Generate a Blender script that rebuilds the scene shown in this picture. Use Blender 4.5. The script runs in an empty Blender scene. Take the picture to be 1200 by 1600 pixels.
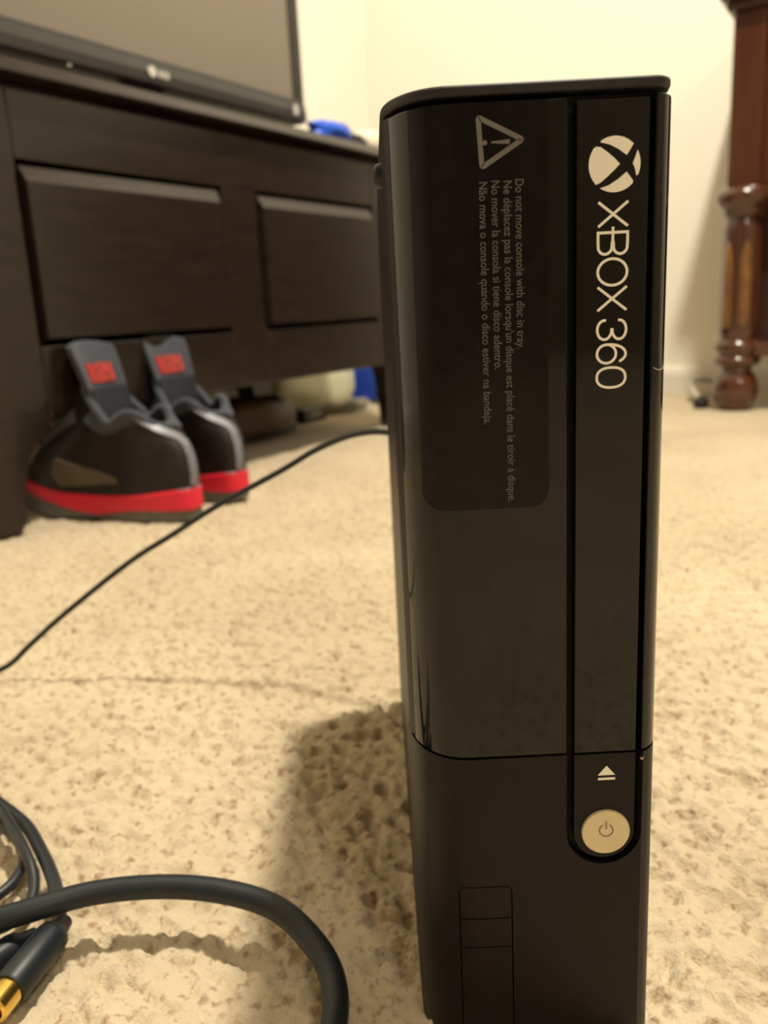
import bpy, bmesh, math, random
import numpy as np
from mathutils import Vector, Matrix, Quaternion
PI = math.pi
random.seed(7)
C = bpy.context.scene.collection
sc = bpy.context.scene

# ------------------------------------------------------------ camera
CAM_H = 0.2352
cd = bpy.data.cameras.new('camera')
cd.sensor_fit = 'VERTICAL'; cd.sensor_height = 36.0; cd.lens = 36.0*1300/1600
cd.clip_start = 0.01
cd.dof.use_dof = True; cd.dof.focus_distance = 0.245; cd.dof.aperture_fstop = 12.5
cam = bpy.data.objects.new('camera', cd); C.objects.link(cam)
pitch = math.atan(0.243)
fwd = Vector((0, math.cos(pitch), -math.sin(pitch)))
dn = Vector((0, -math.sin(pitch), -math.cos(pitch)))
rs = 0.052; rc = math.sqrt(1-rs*rs)
right = Vector((1,0,0))*rc + dn*rs
up = -(dn*rc - Vector((1,0,0))*rs)
M = Matrix((right, up, -fwd)).transposed().to_4x4()
M.translation = (0, 0, CAM_H)
cam.matrix_world = M
sc.camera = cam

# ------------------------------------------------------------ world, lights, exposure
w = bpy.data.worlds.new('world'); sc.world = w; w.use_nodes = True
w.node_tree.nodes['Background'].inputs[0].default_value = (1.0, 0.90, 0.76, 1)
w.node_tree.nodes['Background'].inputs[1].default_value = 0.02

def area(name, loc, target, size, power, col):
    l = bpy.data.lights.new(name, 'AREA'); l.shape = 'DISK'; l.size = size; l.energy = power; l.color = col
    o = bpy.data.objects.new(name, l); C.objects.link(o); o.location = loc
    o.rotation_euler = (Vector(target)-Vector(loc)).to_track_quat('-Z', 'Y').to_euler()
    return o
def bulb(name, loc, r, power, col):
    l = bpy.data.lights.new(name, 'POINT'); l.shadow_soft_size = r; l.energy = power; l.color = col
    o = bpy.data.objects.new(name, l); C.objects.link(o); o.location = loc
    return o
LAMP = (1.0, 0.925, 0.765)
area('ceiling_lamp', (0.50, 0.70, 2.50), (0.50, 0.70, 0), 0.15, 64, LAMP)
area('added_fill_light', (0.9, -1.9, 2.50), (0.9, -1.9, 0), 0.5, 25, (1.0, 0.93, 0.79))  # added fill light behind the camera, lifts the console front
sc.view_settings.view_transform = 'Standard'
sc.view_settings.look = 'None'
sc.view_settings.exposure = 0.47
sc.view_settings.gamma = 1.0
sc.view_settings.use_curve_mapping = False

# ------------------------------------------------------------ material helpers
def mat(name, col, rough=0.5, metal=0.0, spec=0.5, coat=0.0, noise=None, bump=None, sheen=0.0, aniso=0.0):
    """noise=(scale, colour2, detail, stretch xyz, lo, hi); bump=(scale, strength, distance)"""
    m = bpy.data.materials.new(name); m.use_nodes = True
    nt = m.node_tree; b = nt.nodes['Principled BSDF']
    b.inputs['Base Color'].default_value = (*col, 1)
    b.inputs['Roughness'].default_value = rough
    b.inputs['Metallic'].default_value = metal
    b.inputs['Specular IOR Level'].default_value = spec
    b.inputs['Coat Weight'].default_value = coat
    b.inputs['Sheen Weight'].default_value = sheen
    tc = nt.nodes.new('ShaderNodeTexCoord')
    if noise:
        s, c2, det, st, lo, hi = noise
        mp = nt.nodes.new('ShaderNodeMapping'); mp.inputs['Scale'].default_value = st
        n = nt.nodes.new('ShaderNodeTexNoise'); n.inputs['Scale'].default_value = s; n.inputs['Detail'].default_value = det
        r = nt.nodes.new('ShaderNodeValToRGB')
        r.color_ramp.elements[0].position = lo; r.color_ramp.elements[0].color = (*col, 1)
        r.color_ramp.elements[1].position = hi; r.color_ramp.elements[1].color = (*c2, 1)
        nt.links.new(tc.outputs['Object'], mp.inputs[0]); nt.links.new(mp.outputs[0], n.inputs['Vector'])
        nt.links.new(n.outputs['Fac'], r.inputs[0]); nt.links.new(r.outputs[0], b.inputs['Base Color'])
    if bump:
        s, st, dist = bump
        n2 = nt.nodes.new('ShaderNodeTexNoise'); n2.inputs['Scale'].default_value = s; n2.inputs['Detail'].default_value = 4
        bp = nt.nodes.new('ShaderNodeBump'); bp.inputs['Strength'].default_value = st; bp.inputs['Distance'].default_value = dist
        nt.links.new(tc.outputs['Object'], n2.inputs['Vector']); nt.links.new(n2.outputs['Fac'], bp.inputs['Height'])
        nt.links.new(bp.outputs[0], b.inputs['Normal'])
    return m

M_wall = mat('wall_paint', (0.86, 0.82, 0.72), 0.85, bump=(260, 0.08, 0.002))
M_wall2 = mat('unseen_wall_low_bounce_tan', (0.42, 0.36, 0.27), 0.85, bump=(260, 0.08, 0.002))  # darker tan added on the unseen walls to weaken bounced light
M_ceil = mat('ceiling_paint', (0.80, 0.77, 0.70), 0.9, bump=(150, 0.1, 0.003))
M_base = mat('baseboard_paint', (0.74, 0.70, 0.60), 0.5, noise=(9, (0.68,0.64,0.54), 2, (1,1,1), .3, .7))
M_wood = mat('espresso_wood', (0.011, 0.0065, 0.006), 0.25, spec=0.5, noise=(14, (0.019,0.0120,0.010), 5, (1,1,6), .35, .7), bump=(90, 0.05, 0.001))
M_cherry = mat('cherry_wood', (0.045, 0.011, 0.005), 0.2, spec=0.6, coat=0.4, noise=(16, (0.082,0.023,0.008), 5, (1,1,0.25), .35, .7), bump=(60, 0.06, 0.001))
M_cherryd = mat('cherry_wood_dark', (0.028, 0.010, 0.010), 0.3, noise=(16, (0.05,0.018,0.012), 4, (1,1,0.3), .3, .7))
M_gild = mat('gilt_wood', (0.22, 0.10, 0.022), 0.32, coat=0.3, noise=(40, (0.12,0.05,0.02), 3, (1,1,1), .3, .7))
M_gloss = mat('gloss_black_plastic', (0.004, 0.0032, 0.0034), 0.045, spec=0.36, noise=(500, (0.006,0.0055,0.006), 2, (1,1,1), .3, .7))
M_matte = mat('matte_black_plastic', (0.0065, 0.0042, 0.0055), 0.42, spec=0.20, noise=(900, (0.009,0.007,0.0075), 2, (1,1,1), .3, .7), bump=(2500, 0.06, 0.0002))
M_cap = mat('dark_grey_plastic', (0.018, 0.016, 0.019), 0.5, spec=0.25, noise=(700, (0.028,0.026,0.028), 2, (1,1,1), .3, .7))
M_dark = mat('groove_black', (0.0015, 0.0014, 0.002), 0.6, spec=0.2, noise=(300, (0.002,0.002,0.003), 2, (1,1,1), .3, .7))
M_sticker = mat('sticker_black_film', (0.005, 0.004, 0.005), 0.16, spec=0.18, noise=(200, (0.008,0.007,0.008), 2, (1,1,1), .3, .7))
M_print = mat('pale_print', (0.86, 0.82, 0.70), 0.45, noise=(200, (0.83,0.79,0.67), 2, (1,1,1), .3, .7))
M_printg = mat('grey_print', (0.105, 0.10, 0.10), 0.5, noise=(200, (0.095,0.09,0.09), 2, (1,1,1), .3, .7))
M_tri = mat('warning_print', (0.14, 0.135, 0.125), 0.5, noise=(200, (0.12,0.115,0.105), 2, (1,1,1), .3, .7))
M_button = mat('champagne_silver', (0.66, 0.57, 0.37), 0.33, metal=0.25, noise=(300, (0.62,0.53,0.34), 2, (1,1,1), .3, .7))
M_sym = mat('button_symbol_print', (0.26, 0.21, 0.13), 0.5, noise=(300, (0.23,0.19,0.12), 2, (1,1,1), .3, .7))
M_rubber = mat('black_rubber', (0.007, 0.011, 0.015), 0.44, spec=0.42, noise=(120, (0.012,0.016,0.021), 2, (1,1,1), .3, .7))
M_gold = mat('gold_metal', (0.90, 0.62, 0.16), 0.25, metal=1.0, noise=(120, (0.85,0.58,0.15), 2, (1,1,1), .3, .7))
M_screen = mat('tv_screen_painted_reflection', (0.17, 0.142, 0.108), 0.33, spec=0.6, noise=(3, (0.18,0.150,0.115), 2, (1,1,1), .3, .7))  # reflection of the room painted into the pale base colour
M_bezel = mat('tv_bezel', (0.022, 0.020, 0.019), 0.35, noise=(40, (0.028,0.025,0.023), 2, (1,1,1), .3, .7))
M_bezell = mat('tv_bezel_lip', (0.10, 0.095, 0.10), 0.35, noise=(40, (0.12,0.11,0.11), 2, (1,1,1), .3, .7))
M_silver = mat('silver_print', (0.62, 0.60, 0.55), 0.35, metal=0.3, noise=(40, (0.58,0.56,0.5), 2, (1,1,1), .3, .7))
M_blue = mat('blue_plastic', (0.010, 0.085, 0.62), 0.4, noise=(40, (0.02,0.12,0.75), 3, (1,1,1), .35, .7), bump=(60, 0.3, 0.004))
M_bluebox = mat('blue_card', (0.012, 0.055, 0.42), 0.5, noise=(14, (0.018,0.07,0.48), 2, (1,1,1), .3, .7))
M_cloth = mat('cream_cloth', (0.78, 0.72, 0.55), 0.8, sheen=0.2, noise=(30, (0.72,0.66,0.50), 3, (1,1,1), .3, .7), bump=(120, 0.2, 0.003))
M_bag = mat('white_bag_plastic', (0.72, 0.71, 0.55), 0.45, noise=(18, (0.62,0.60,0.42), 3, (1,1,1), .35, .7), bump=(40, 0.25, 0.006))
M_brown = mat('brown_leather', (0.085, 0.040, 0.020), 0.45, noise=(30, (0.05,0.024,0.013), 3, (1,1,1), .3, .7), bump=(200, 0.1, 0.001))
M_blk = mat('black_plastic', (0.010, 0.009, 0.012), 0.4, noise=(60, (0.015,0.014,0.017), 2, (1,1,1), .3, .7))
M_greycloth = mat('grey_cloth', (0.17, 0.16, 0.12), 0.8, noise=(60, (0.26,0.24,0.18), 3, (1,1,1), .3, .7), bump=(150, 0.2, 0.002))
M_whitecord = mat('white_cord', (0.50, 0.48, 0.40), 0.45, noise=(60, (0.45,0.43,0.35), 2, (1,1,1), .3, .7))
M_lint = mat('pale_lint', (0.45, 0.36, 0.27), 0.8, noise=(900, (0.5,0.4,0.3), 2, (1,1,1), .3, .7))
M_sred = mat('red_midsole_foam', (0.72, 0.014, 0.040), 0.5, noise=(50, (0.66,0.012,0.035), 2, (1,1,1), .3, .7))
M_sgrey = mat('grey_outsole_rubber', (0.12, 0.115, 0.10), 0.55, noise=(50, (0.09,0.085,0.075), 2, (1,1,1), .3, .7), bump=(300, 0.2, 0.001))
M_sblack = mat('black_shoe_upper', (0.012, 0.009, 0.010), 0.5, spec=0.3, noise=(60, (0.019,0.015,0.015), 3, (1,1,1), .3, .7), bump=(900, 0.2, 0.0008))
M_sblue = mat('slate_blue_knit', (0.022, 0.027, 0.044), 0.75, sheen=0.25, noise=(300, (0.034,0.039,0.058), 2, (1,1,1), .3, .7), bump=(900, 0.3, 0.001))
M_slin = mat('dark_shoe_lining', (0.008, 0.009, 0.018), 0.85, noise=(300, (0.012,0.013,0.024), 2, (1,1,1), .3, .7))
M_strim = mat('pale_grey_shoe_trim', (0.19, 0.19, 0.23), 0.4, noise=(100, (0.15,0.15,0.19), 2, (1,1,1), .3, .7))
M_slab = mat('red_woven_label', (0.42, 0.022, 0.014), 0.7, noise=(200, (0.08,0.01,0.01), 2, (1,1,1), .45, .62))
M_stan = mat('tan_side_patch', (0.11, 0.080, 0.048), 0.6, noise=(80, (0.08,0.06,0.035), 2, (1,1,1), .3, .7))

def carpet_material():
    m = bpy.data.materials.new('beige_carpet'); m.use_nodes = True
    nt = m.node_tree; b = nt.nodes['Principled BSDF']
    b.inputs['Roughness'].default_value = 0.95; b.inputs['Specular IOR Level'].default_value = 0.1
    b.inputs['Sheen Weight'].default_value = 0.25
    tc = nt.nodes.new('ShaderNodeTexCoord')
    n = nt.nodes.new('ShaderNodeTexNoise'); n.inputs['Scale'].default_value = 5; n.inputs['Detail'].default_value = 3
    r = nt.nodes.new('ShaderNodeValToRGB')
    r.color_ramp.elements[0].position = .3; r.color_ramp.elements[0].color = (0.485, 0.392, 0.262, 1)
    r.color_ramp.elements[1].position = .7; r.color_ramp.elements[1].color = (0.585, 0.485, 0.332, 1)
    # yarn flecks: small darker and browner tufts
    n2 = nt.nodes.new('ShaderNodeTexNoise'); n2.inputs['Scale'].default_value = 210; n2.inputs['Detail'].default_value = 3
    r2 = nt.nodes.new('ShaderNodeValToRGB')
    r2.color_ramp.elements[0].position = .30; r2.color_ramp.elements[0].color = (0.58, 0.46, 0.40, 1)
    r2.color_ramp.elements[1].position = .45; r2.color_ramp.elements[1].color = (1, 1, 1, 1)
    mx = nt.nodes.new('ShaderNodeMix'); mx.data_type = 'RGBA'; mx.blend_type = 'MULTIPLY'; mx.inputs[0].default_value = 1
    n3 = nt.nodes.new('ShaderNodeTexNoise'); n3.inputs['Scale'].default_value = 650; n3.inputs['Detail'].default_value = 3
    bp = nt.nodes.new('ShaderNodeBump'); bp.inputs['Strength'].default_value = 0.45; bp.inputs['Distance'].default_value = 0.0025
    L = nt.links.new
    for q in (n, n2, n3): L(tc.outputs['Object'], q.inputs['Vector'])
    L(n.outputs['Fac'], r.inputs[0]); L(n2.outputs['Fac'], r2.inputs[0])
    L(r.outputs[0], mx.inputs[6]); L(r2.outputs[0], mx.inputs[7]); L(mx.outputs[2], b.inputs['Base Color'])
    L(n3.outputs['Fac'], bp.inputs['Height']); L(bp.outputs[0], b.inputs['Normal'])
    return m
M_carpet = carpet_material()

# ------------------------------------------------------------ mesh helpers
def mesh_obj(name, verts, faces, m, parent=None, smooth=False, bevel=0, bseg=2):
    me = bpy.data.meshes.new(name); me.from_pydata([tuple(v) for v in verts], [], faces); me.update()
    bm = bmesh.new(); bm.from_mesh(me); bmesh.ops.recalc_face_normals(bm, faces=bm.faces); bm.to_mesh(me); bm.free()
    me.materials.append(m)
    o = bpy.data.objects.new(name, me); C.objects.link(o)
    if parent: o.parent = parent
    if smooth:
        for p in me.polygons: p.use_smooth = True
    if bevel:
        b = o.modifiers.new('bevel', 'BEVEL'); b.width = bevel; b.segments = bseg; b.limit_method = 'ANGLE'; b.angle_limit = math.radians(35)
        b.harden_normals = False
    return o

def smooth_by_angle(o, deg=35):
    me = o.data
    for p in me.polygons: p.use_smooth = True
    bm = bmesh.new(); bm.from_mesh(me)
    for e in bm.edges:
        if len(e.link_faces) == 2 and e.calc_face_angle(0) > math.radians(deg): e.smooth = False
    bm.to_mesh(me); bm.free()
    return o

class MB:
    def __init__(s): s.v = []; s.f = []
    def add(s, v, f):
        k = len(s.v); s.v += [tuple(x) for x in v]; s.f += [[i+k for i in q] for q in f]; return s
    def box(s, a, b):
        (x0,y0,z0),(x1,y1,z1) = a, b
        return s.add([(x0,y0,z0),(x1,y0,z0),(x1,y1,z0),(x0,y1,z0),(x0,y0,z1),(x1,y0,z1),(x1,y1,z1),(x0,y1,z1)],
                     [[0,3,2,1],[4,5,6,7],[0,1,5,4],[1,2,6,5],[2,3,7,6],[3,0,4,7]])
    def prism(s, pts, h0, h1, f=lambda a,b,h:(a,b,h)):
        n = len(pts)
        return s.add([f(a,b,h0) for a,b in pts]+[f(a,b,h1) for a,b in pts],
                     [list(range(n))[::-1], list(range(n,2*n))]+[[i,(i+1)%n,(i+1)%n+n,i+n] for i in range(n)])
    def lathe(s, prof, cx=0, cy=0, n=32):
        k = len(prof); v = []; f = []
        for r, z in prof:
            for i in range(n): v.append((cx+r*math.cos(2*PI*i/n), cy+r*math.sin(2*PI*i/n), z))
        for j in range(k-1):
            for i in range(n): f.append([j*n+i, j*n+(i+1)%n, (j+1)*n+(i+1)%n, (j+1)*n+i])
        f.append(list(range(n))[::-1]); f.append([(k-1)*n+i for i in range(n)])
        return s.add(v, f)
    def obj(s, name, m, parent=None, **k): return mesh_obj(name, s.v, s.f, m, parent, **k)

def catmull(P, sub=8):
    P = [Vector(p) for p in P]; Q = [2*P[0]-P[1]]+P+[2*P[-1]-P[-2]]; out = []
    for i in range(1, len(Q)-2):
        for k in range(sub):
            t = k/sub; a, b, c, d = Q[i-1], Q[i], Q[i+1], Q[i+2]
            out.append(0.5*((2*b)+(c-a)*t+(2*a-5*b+4*c-d)*t*t+(3*b-a-3*c+d)*t**3))
    out.append(Q[-2]); return out

def tube_data(path, r, n=14, sub=8, spline=True):
    P = catmull(path, sub) if spline else [Vector(p) for p in path]
    R = (lambda t: r) if not callable(r) else r
    v = []; f = []; T0 = (P[1]-P[0]).normalized()
    nrm = T0.orthogonal().normalized()
    for i, p in enumerate(P):
        T = (P[min(i+1, len(P)-1)]-P[max(i-1, 0)]).normalized()
        nrm = (nrm-T*nrm.dot(T)).normalized(); b = T.cross(nrm); rr = R(i/(len(P)-1))
        for k in range(n):
            a = 2*PI*k/n; v.append(p+nrm*(rr*math.cos(a))+b*(rr*math.sin(a)))
    for i in range(len(P)-1):
        for k in range(n): f.append([i*n+k, i*n+(k+1)%n, (i+1)*n+(k+1)%n, (i+1)*n+k])
    f.append(list(range(n))[::-1]); f.append([(len(P)-1)*n+k for k in range(n)])
    return v, f
def tube(name, path, r, m, parent=None, **k):
    v, f = tube_data(path, r, **k)
    return smooth_by_angle(mesh_obj(name, v, f, m, parent), 50)

def empty(name, loc, rz=0, label=None, cat=None, group=None):
    o = bpy.data.objects.new(name, None); C.objects.link(o); o.location = loc; o.rotation_euler = (0,0,rz)
    o.empty_display_size = 0.05
    if label: tag(o, label, cat, group)
    return o
def tag(o, label, cat, group=None):
    o['label'] = label; o['category'] = cat
    if group: o['group'] = group
    return o
def struct(o, label=None):
    o['kind'] = 'structure'
    if label: o['label'] = label
    return o

# ------------------------------------------------------------ room  (frame: s runs along the left wall, w goes towards it)
OX, OY = -0.4244, 0.9643
DX, DY = 0.5407, 0.8412
ANG = math.atan2(DY, DX)
S_FAR, S_NEAR, W_LEFT, W_RIGHT, ROOM_H = 1.528, -4.4, 0.457, -3.5, 2.6
def room(s, w, z=0.0): return Vector((OX+s*DX-w*DY, OY+s*DY+w*DX, z))
def place(o): o.location = (OX, OY, 0); o.rotation_euler = (0, 0, ANG); return o

# carpeted floor: one continuous sheet, densely tufted near the camera
def value_noise(x, y, seed):
    xi = np.floor(x).astype(np.int64); yi = np.floor(y).astype(np.int64); fx = x-xi; fy = y-yi
    fx = fx*fx*(3-2*fx); fy = fy*fy*(3-2*fy)
    def h(a, b):
        n = (a*374761393+b*668265263+seed*1442695041) & 0x7fffffff
        n = ((n ^ (n >> 13))*1274126177) & 0x7fffffff
        return ((n ^ (n >> 16)) & 0xffff)/65535.0
    return (h(xi,yi)*(1-fx)+h(xi+1,yi)*fx)*(1-fy)+(h(xi,yi+1)*(1-fx)+h(xi+1,yi+1)*fx)*fy
def worley(x, y, seed):
    xi = np.floor(x).astype(np.int64); yi = np.floor(y).astype(np.int64); best = np.full(x.shape, 9.0); hb = np.zeros(x.shape)
    def h(a, b, k):
        n = (a*374761393+b*668265263+(seed+k)*1442695041) & 0x7fffffff
        n = ((n ^ (n >> 13))*1274126177) & 0x7fffffff
        return ((n ^ (n >> 16)) & 0xffff)/65535.0
    for dx in (-1,0,1):
        for dy in (-1,0,1):
            a, b = xi+dx, yi+dy
            d = np.hypot(a+h(a,b,1)-x, b+h(a,b,2)-y); m = d < best
            best = np.where(m, d, best); hb = np.where(m, h(a,b,3), hb)
    return best, hb
def axis(lo, a, b, hi, step):
    mid = np.arange(a, b+1e-9, step)
    def out(start, end):
        res = []; st = step; x = start; sg = 1 if end > start else -1
        while abs(end-x) > st*1.6:
            st *= 1.06; x += sg*st; res.append(x)
        res.append(end); return res
    return np.concatenate([np.array(out(a, lo)[::-1]), mid, np.array(out(b, hi))])
ss = axis(S_NEAR, -0.60, 0.36, S_FAR, 0.0019); ws = axis(W_RIGHT, -1.02, -0.12, W_LEFT, 0.0019)
Sg, Wg = np.meshgrid(ss, ws, indexing='ij')
fade = np.clip((Sg+0.95)/0.3, 0, 1)*np.clip((1.0-Sg)/0.55, 0, 1)*np.clip((Wg+1.45)/0.35, 0, 1)*np.clip((0.3-Wg)/0.35, 0, 1)
jx = Sg+0.004*value_noise(Sg*160, Wg*160, 3); jy = Wg+0.004*value_noise(Sg*160, Wg*160, 4)
d1, h1 = worley(jx/0.0046, jy/0.0046, 11)
d2, h2 = worley(jx/0.012, jy/0.012, 21)
Z = 0.0026*np.sqrt(np.clip(1-d1*d1*1.1, 0, 1))*(0.6+0.6*h1) + 0.0015*(1-np.clip(d2,0,1)**2)
Z += 0.0016*value_noise(Sg*420, Wg*420, 5) + 0.0024*value_noise(Sg*38, Wg*38, 6) + 0.003*(value_noise(Sg*9, Wg*9, 7)-.5)
pit = np.clip(value_noise(Sg*235, Wg*150, 9)-0.60, 0, 1)*4
Z = (Z*1.15-0.0085-0.005*np.clip(pit,0,1))*fade
na, nb = len(ss), len(ws)
co = np.empty((na*nb, 3), np.float32); co[:,0] = Sg.ravel(); co[:,1] = Wg.ravel(); co[:,2] = Z.ravel()
ii = (np.arange(na-1)[:,None]*nb+np.arange(nb-1)[None,:]).ravel()
quads = np.stack([ii, ii+nb, ii+nb+1, ii+1], 1).astype(np.int32)
me = bpy.data.meshes.new('floor')
me.vertices.add(len(co)); me.vertices.foreach_set('co', co.ravel())
me.loops.add(quads.size); me.loops.foreach_set('vertex_index', quads.ravel())
me.polygons.add(len(quads)); me.polygons.foreach_set('loop_start', np.arange(0, quads.size, 4, dtype=np.int32))
me.polygons.foreach_set('use_smooth', np.ones(len(quads), bool))
me.update(calc_edges=True); me.materials.append(M_carpet)
floor = bpy.data.objects.new('floor', me); C.objects.link(floor); place(floor)
struct(floor, 'beige cut-pile carpet covering the floor')

def wall(name, a, b, m=M_wall):
    return struct(place(MB().box(a, b).obj(name, m)))
T = 0.1
wall('wall_left', (S_NEAR, W_LEFT, -0.02), (S_FAR, W_LEFT+T, ROOM_H))
wall('wall_back', (S_FAR, W_RIGHT, -0.02), (S_FAR+T, W_LEFT+T, ROOM_H))
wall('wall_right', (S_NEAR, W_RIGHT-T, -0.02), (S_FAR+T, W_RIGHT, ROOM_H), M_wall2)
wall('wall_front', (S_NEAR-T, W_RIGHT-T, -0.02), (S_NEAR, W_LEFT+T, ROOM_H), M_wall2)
wall('ceiling', (S_NEAR-T, W_RIGHT-T, ROOM_H), (S_FAR+T, W_LEFT+T, ROOM_H+0.1), M_ceil)
def baseboard(name, a, b, axis_):
    # moulded section: flat board, small bead, bevelled top; profile (out, z)
    prof = [(0,0),(0.012,0),(0.012,0.045),(0.010,0.050),(0.011,0.053),(0.006,0.064),(0,0.066)]
    mb = MB()
    if axis_ == 'left': mb.prism(prof, a, b, lambda o_, z, h: (h, W_LEFT-o_, z))
    else: mb.prism(prof, a, b, lambda o_, z, h: (S_FAR-o_, h, z))
    return struct(place(mb.obj(name, M_base)))
baseboard('baseboard_left', S_NEAR, S_FAR, 'left')
baseboard('baseboard_back', W_RIGHT, W_LEFT-0.013, 'back')

# ------------------------------------------------------------ game console
XL, XR = 0.0045, 0.0797
YF, YB = 0.224, 0.476
AXL, AYL = 0.0180, 0.026
AXR, AYR = 0.0074, 0.0125
CT = 0.2882                       # top of cap
def profile(n=14):
    P = []
    for i in range(n+1):          # left rounding, from side to front
        a = PI/2*i/n; P.append((XL+AXL*(1-math.cos(a)**0.92), YF+AYL*(1-math.sin(a)**0.92)))
    P.append((0.0507, YF)); P.append((0.0532, YF))
    for i in range(n+1):
        a = PI/2*i/n; P.append((XR-AXR+AXR*math.sin(a), YF+AYR*(1-math.cos(a))))
    return P
PROF = profile()
def prof_pt(x):
    """front surface y at x, clamped to the rounded ends"""
    for (x0,y0),(x1,y1) in zip(PROF[:-1], PROF[1:]):
        if x0 <= x <= x1 and x1 > x0: return y0+(y1-y0)*(x-x0)/(x1-x0)
    return YF
def fascia(pts, zlo, zhi, th=0.0035, mb=None, off=0.0):
    """curved slab following plan points; zlo/zhi give its lower and upper edge"""
    mb = mb or MB(); n = len(pts); v = []
    for i, (x, y) in enumerate(pts):
        a = Vector(pts[max(i-1,0)]); b = Vector(pts[min(i+1,n-1)]); t = (b-a).normalized(); nr = Vector((t.y, -t.x))
        fx, fy = x+nr.x*off, y+nr.y*off; bx, by = x-nr.x*th, y-nr.y*th
        v += [(fx,fy,zlo(x)),(fx,fy,zhi(x)),(bx,by,zhi(x)),(bx,by,zlo(x))]
    f = []
    for i in range(n-1):
        a, b = i*4, i*4+4
        for k in range(4): f.append([a+k, a+(k+1)%4, b+(k+1)%4, b+k])
    f.append([3,2,1,0]); f.append([4*n-4,4*n-3,4*n-2,4*n-1])
    return mb.add(v, f)
def seg(x0, x1, extra=0):
    """profile points between x0 and x1"""
    P = [(x0, prof_pt(x0))]+[p for p in PROF if x0+1e-6 < p[0] < x1-1e-6]+[(x1, prof_pt(x1))]
    if extra:
        P = [((x0+(x1-x0)*i/extra), prof_pt(x0+(x1-x0)*i/extra)) for i in range(extra+1)]
    return P
K = lambda c: (lambda x: c)

con = empty('game_console', ((XL+XR)/2, 0.35, 0), 0,
            'black gloss and matte game console standing on its end on the beige carpet', 'game console')
bpy.context.view_layer.update()
def cpart(o, p=con):
    o.parent = p
    o.matrix_parent_inverse = Matrix.Translation(-Vector(((XL+XR)/2, 0.35, 0)))
    return o
def csub(o, p): o.parent = p; return o

# inner shell: whole footprint, front set back 3 mm behind the fascia
shell_plan = [(x+0.0 if False else max(x, XL+0.0001), y+0.0034) for x, y in PROF if XL+0.0012 < x < XR-0.0008]
shell_plan = [(XL, YB), (XL, YF+AYL+0.003), (XL+0.0004, 0.2430)] + [(x, y+0.0034) for x, y in PROF if XL+0.0025 < x < XR-0.0012] + [(XR-0.0002, YF+AYR+0.001), (XR, YF+AYR+0.004), (XR, YB)]
shell = smooth_by_angle(MB().prism(shell_plan, -0.0080, 0.2846).obj('shell', M_matte), 40); cpart(shell); shell['label'] = 'matte black outer casing'
core = MB().prism([(0.0490, YF+0.0033), (0.0750, YF+0.0033), (0.0750, YF+0.0040), (0.0490, YF+0.0040)], 0.0600, 0.2848).obj('groove_backing', M_dark); cpart(core)
# cap
cap_plan = [(XL, YB+0.0002)]+[(x, y) for x, y in PROF if x < XR-0.002]+[(XR-0.0012, YF+0.008),(XR-0.0009, YF+0.012), (XR-0.0009, YB+0.0002)]
cap = smooth_by_angle(MB().prism(cap_plan, 0.2855, CT).obj('top_cap', M_cap, bevel=0.0007), 40); cpart(cap); cap['label'] = 'dark grey cap along the top end'

ZS = 0.1033
zseam = lambda x: ZS
# glossy panels
gl = smooth_by_angle(fascia([p for p in PROF if 0.00560 < p[0] < 0.0506 and True][0:]+[(0.0508, YF)], K(ZS+0.0003), K(0.2840)).obj('gloss_panel', M_gloss, bevel=0.00035), 40)
cpart(gl); gl['label'] = 'wide gloss black panel carrying the warning sticker'
gr = smooth_by_angle(fascia([(0.0733, YF)]+[p for p in PROF if 0.0735 < p[0] < XR-0.0001], K(ZS+0.0003), K(0.2842)).obj('gloss_panel', M_gloss, bevel=0.00035), 40)
cpart(gr); gr['label'] = 'narrow gloss black strip on the right'
# disc tray strip and button plate
tray = fascia(seg(0.0531, 0.0714, 6), K(ZS+0.0003), K(0.2832), th=0.0030).obj('disc_tray_door', M_gloss, bevel=0.0003); cpart(tray)
UC, UZ = 0.06225, 0.0767
Ri, Ro = 0.00915, 0.0115
def plate_lo(x):
    return UZ-math.sqrt(max(Ri*Ri-(x-UC)**2, 0))
px = [UC-Ri*math.cos(PI*i/24) for i in range(25)]
bp_ = smooth_by_angle(fascia([(x, YF) for x in px], plate_lo, K(ZS-0.0004), th=0.0030).obj('button_plate', M_matte), 30); cpart(bp_)
# lower matte fascia with a U cut-out and the door opening
D0, D1, DZ = 0.0171, 0.0339, 0.0590
low = MB()
LP = [p for p in PROF if p[0] < D0]
fascia(LP+[(D0, prof_pt(D0))], K(-0.0080), K(ZS-0.0003), mb=low)
def door_top(x):
    r = 0.0022; e = min(x-D0, D1-x)
    return DZ-(r-math.sqrt(max(r*r-(r-e)**2, 0)) if e < r else 0)
dx = [D0+(D1-D0)*t for t in (0,.01,.03,.06,.1,.14,.3,.5,.7,.86,.9,.94,.97,.99,1)]
fascia([(x, prof_pt(x)) for x in dx], lambda x: door_top(x), K(ZS-0.0003), mb=low)
fascia([(D1, YF), (UC-Ro, YF)], K(-0.0080), K(ZS-0.0003), mb=low)
ux = [UC-Ro*math.cos(PI*i/24) for i in range(25)]
fascia([(x, YF) for x in ux], K(-0.0080), lambda x: UZ-math.sqrt(max(Ro*Ro-(x-UC)**2, 0)), mb=low)
fascia([(UC+Ro, YF)]+[p for p in PROF if p[0] > UC+Ro+0.0002], K(-0.0080), K(ZS-0.0003), mb=low)
lowo = smooth_by_angle(low.obj('lower_fascia', M_matte), 30); cpart(lowo); lowo['label'] = 'matte black lower front around the round button'
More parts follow.
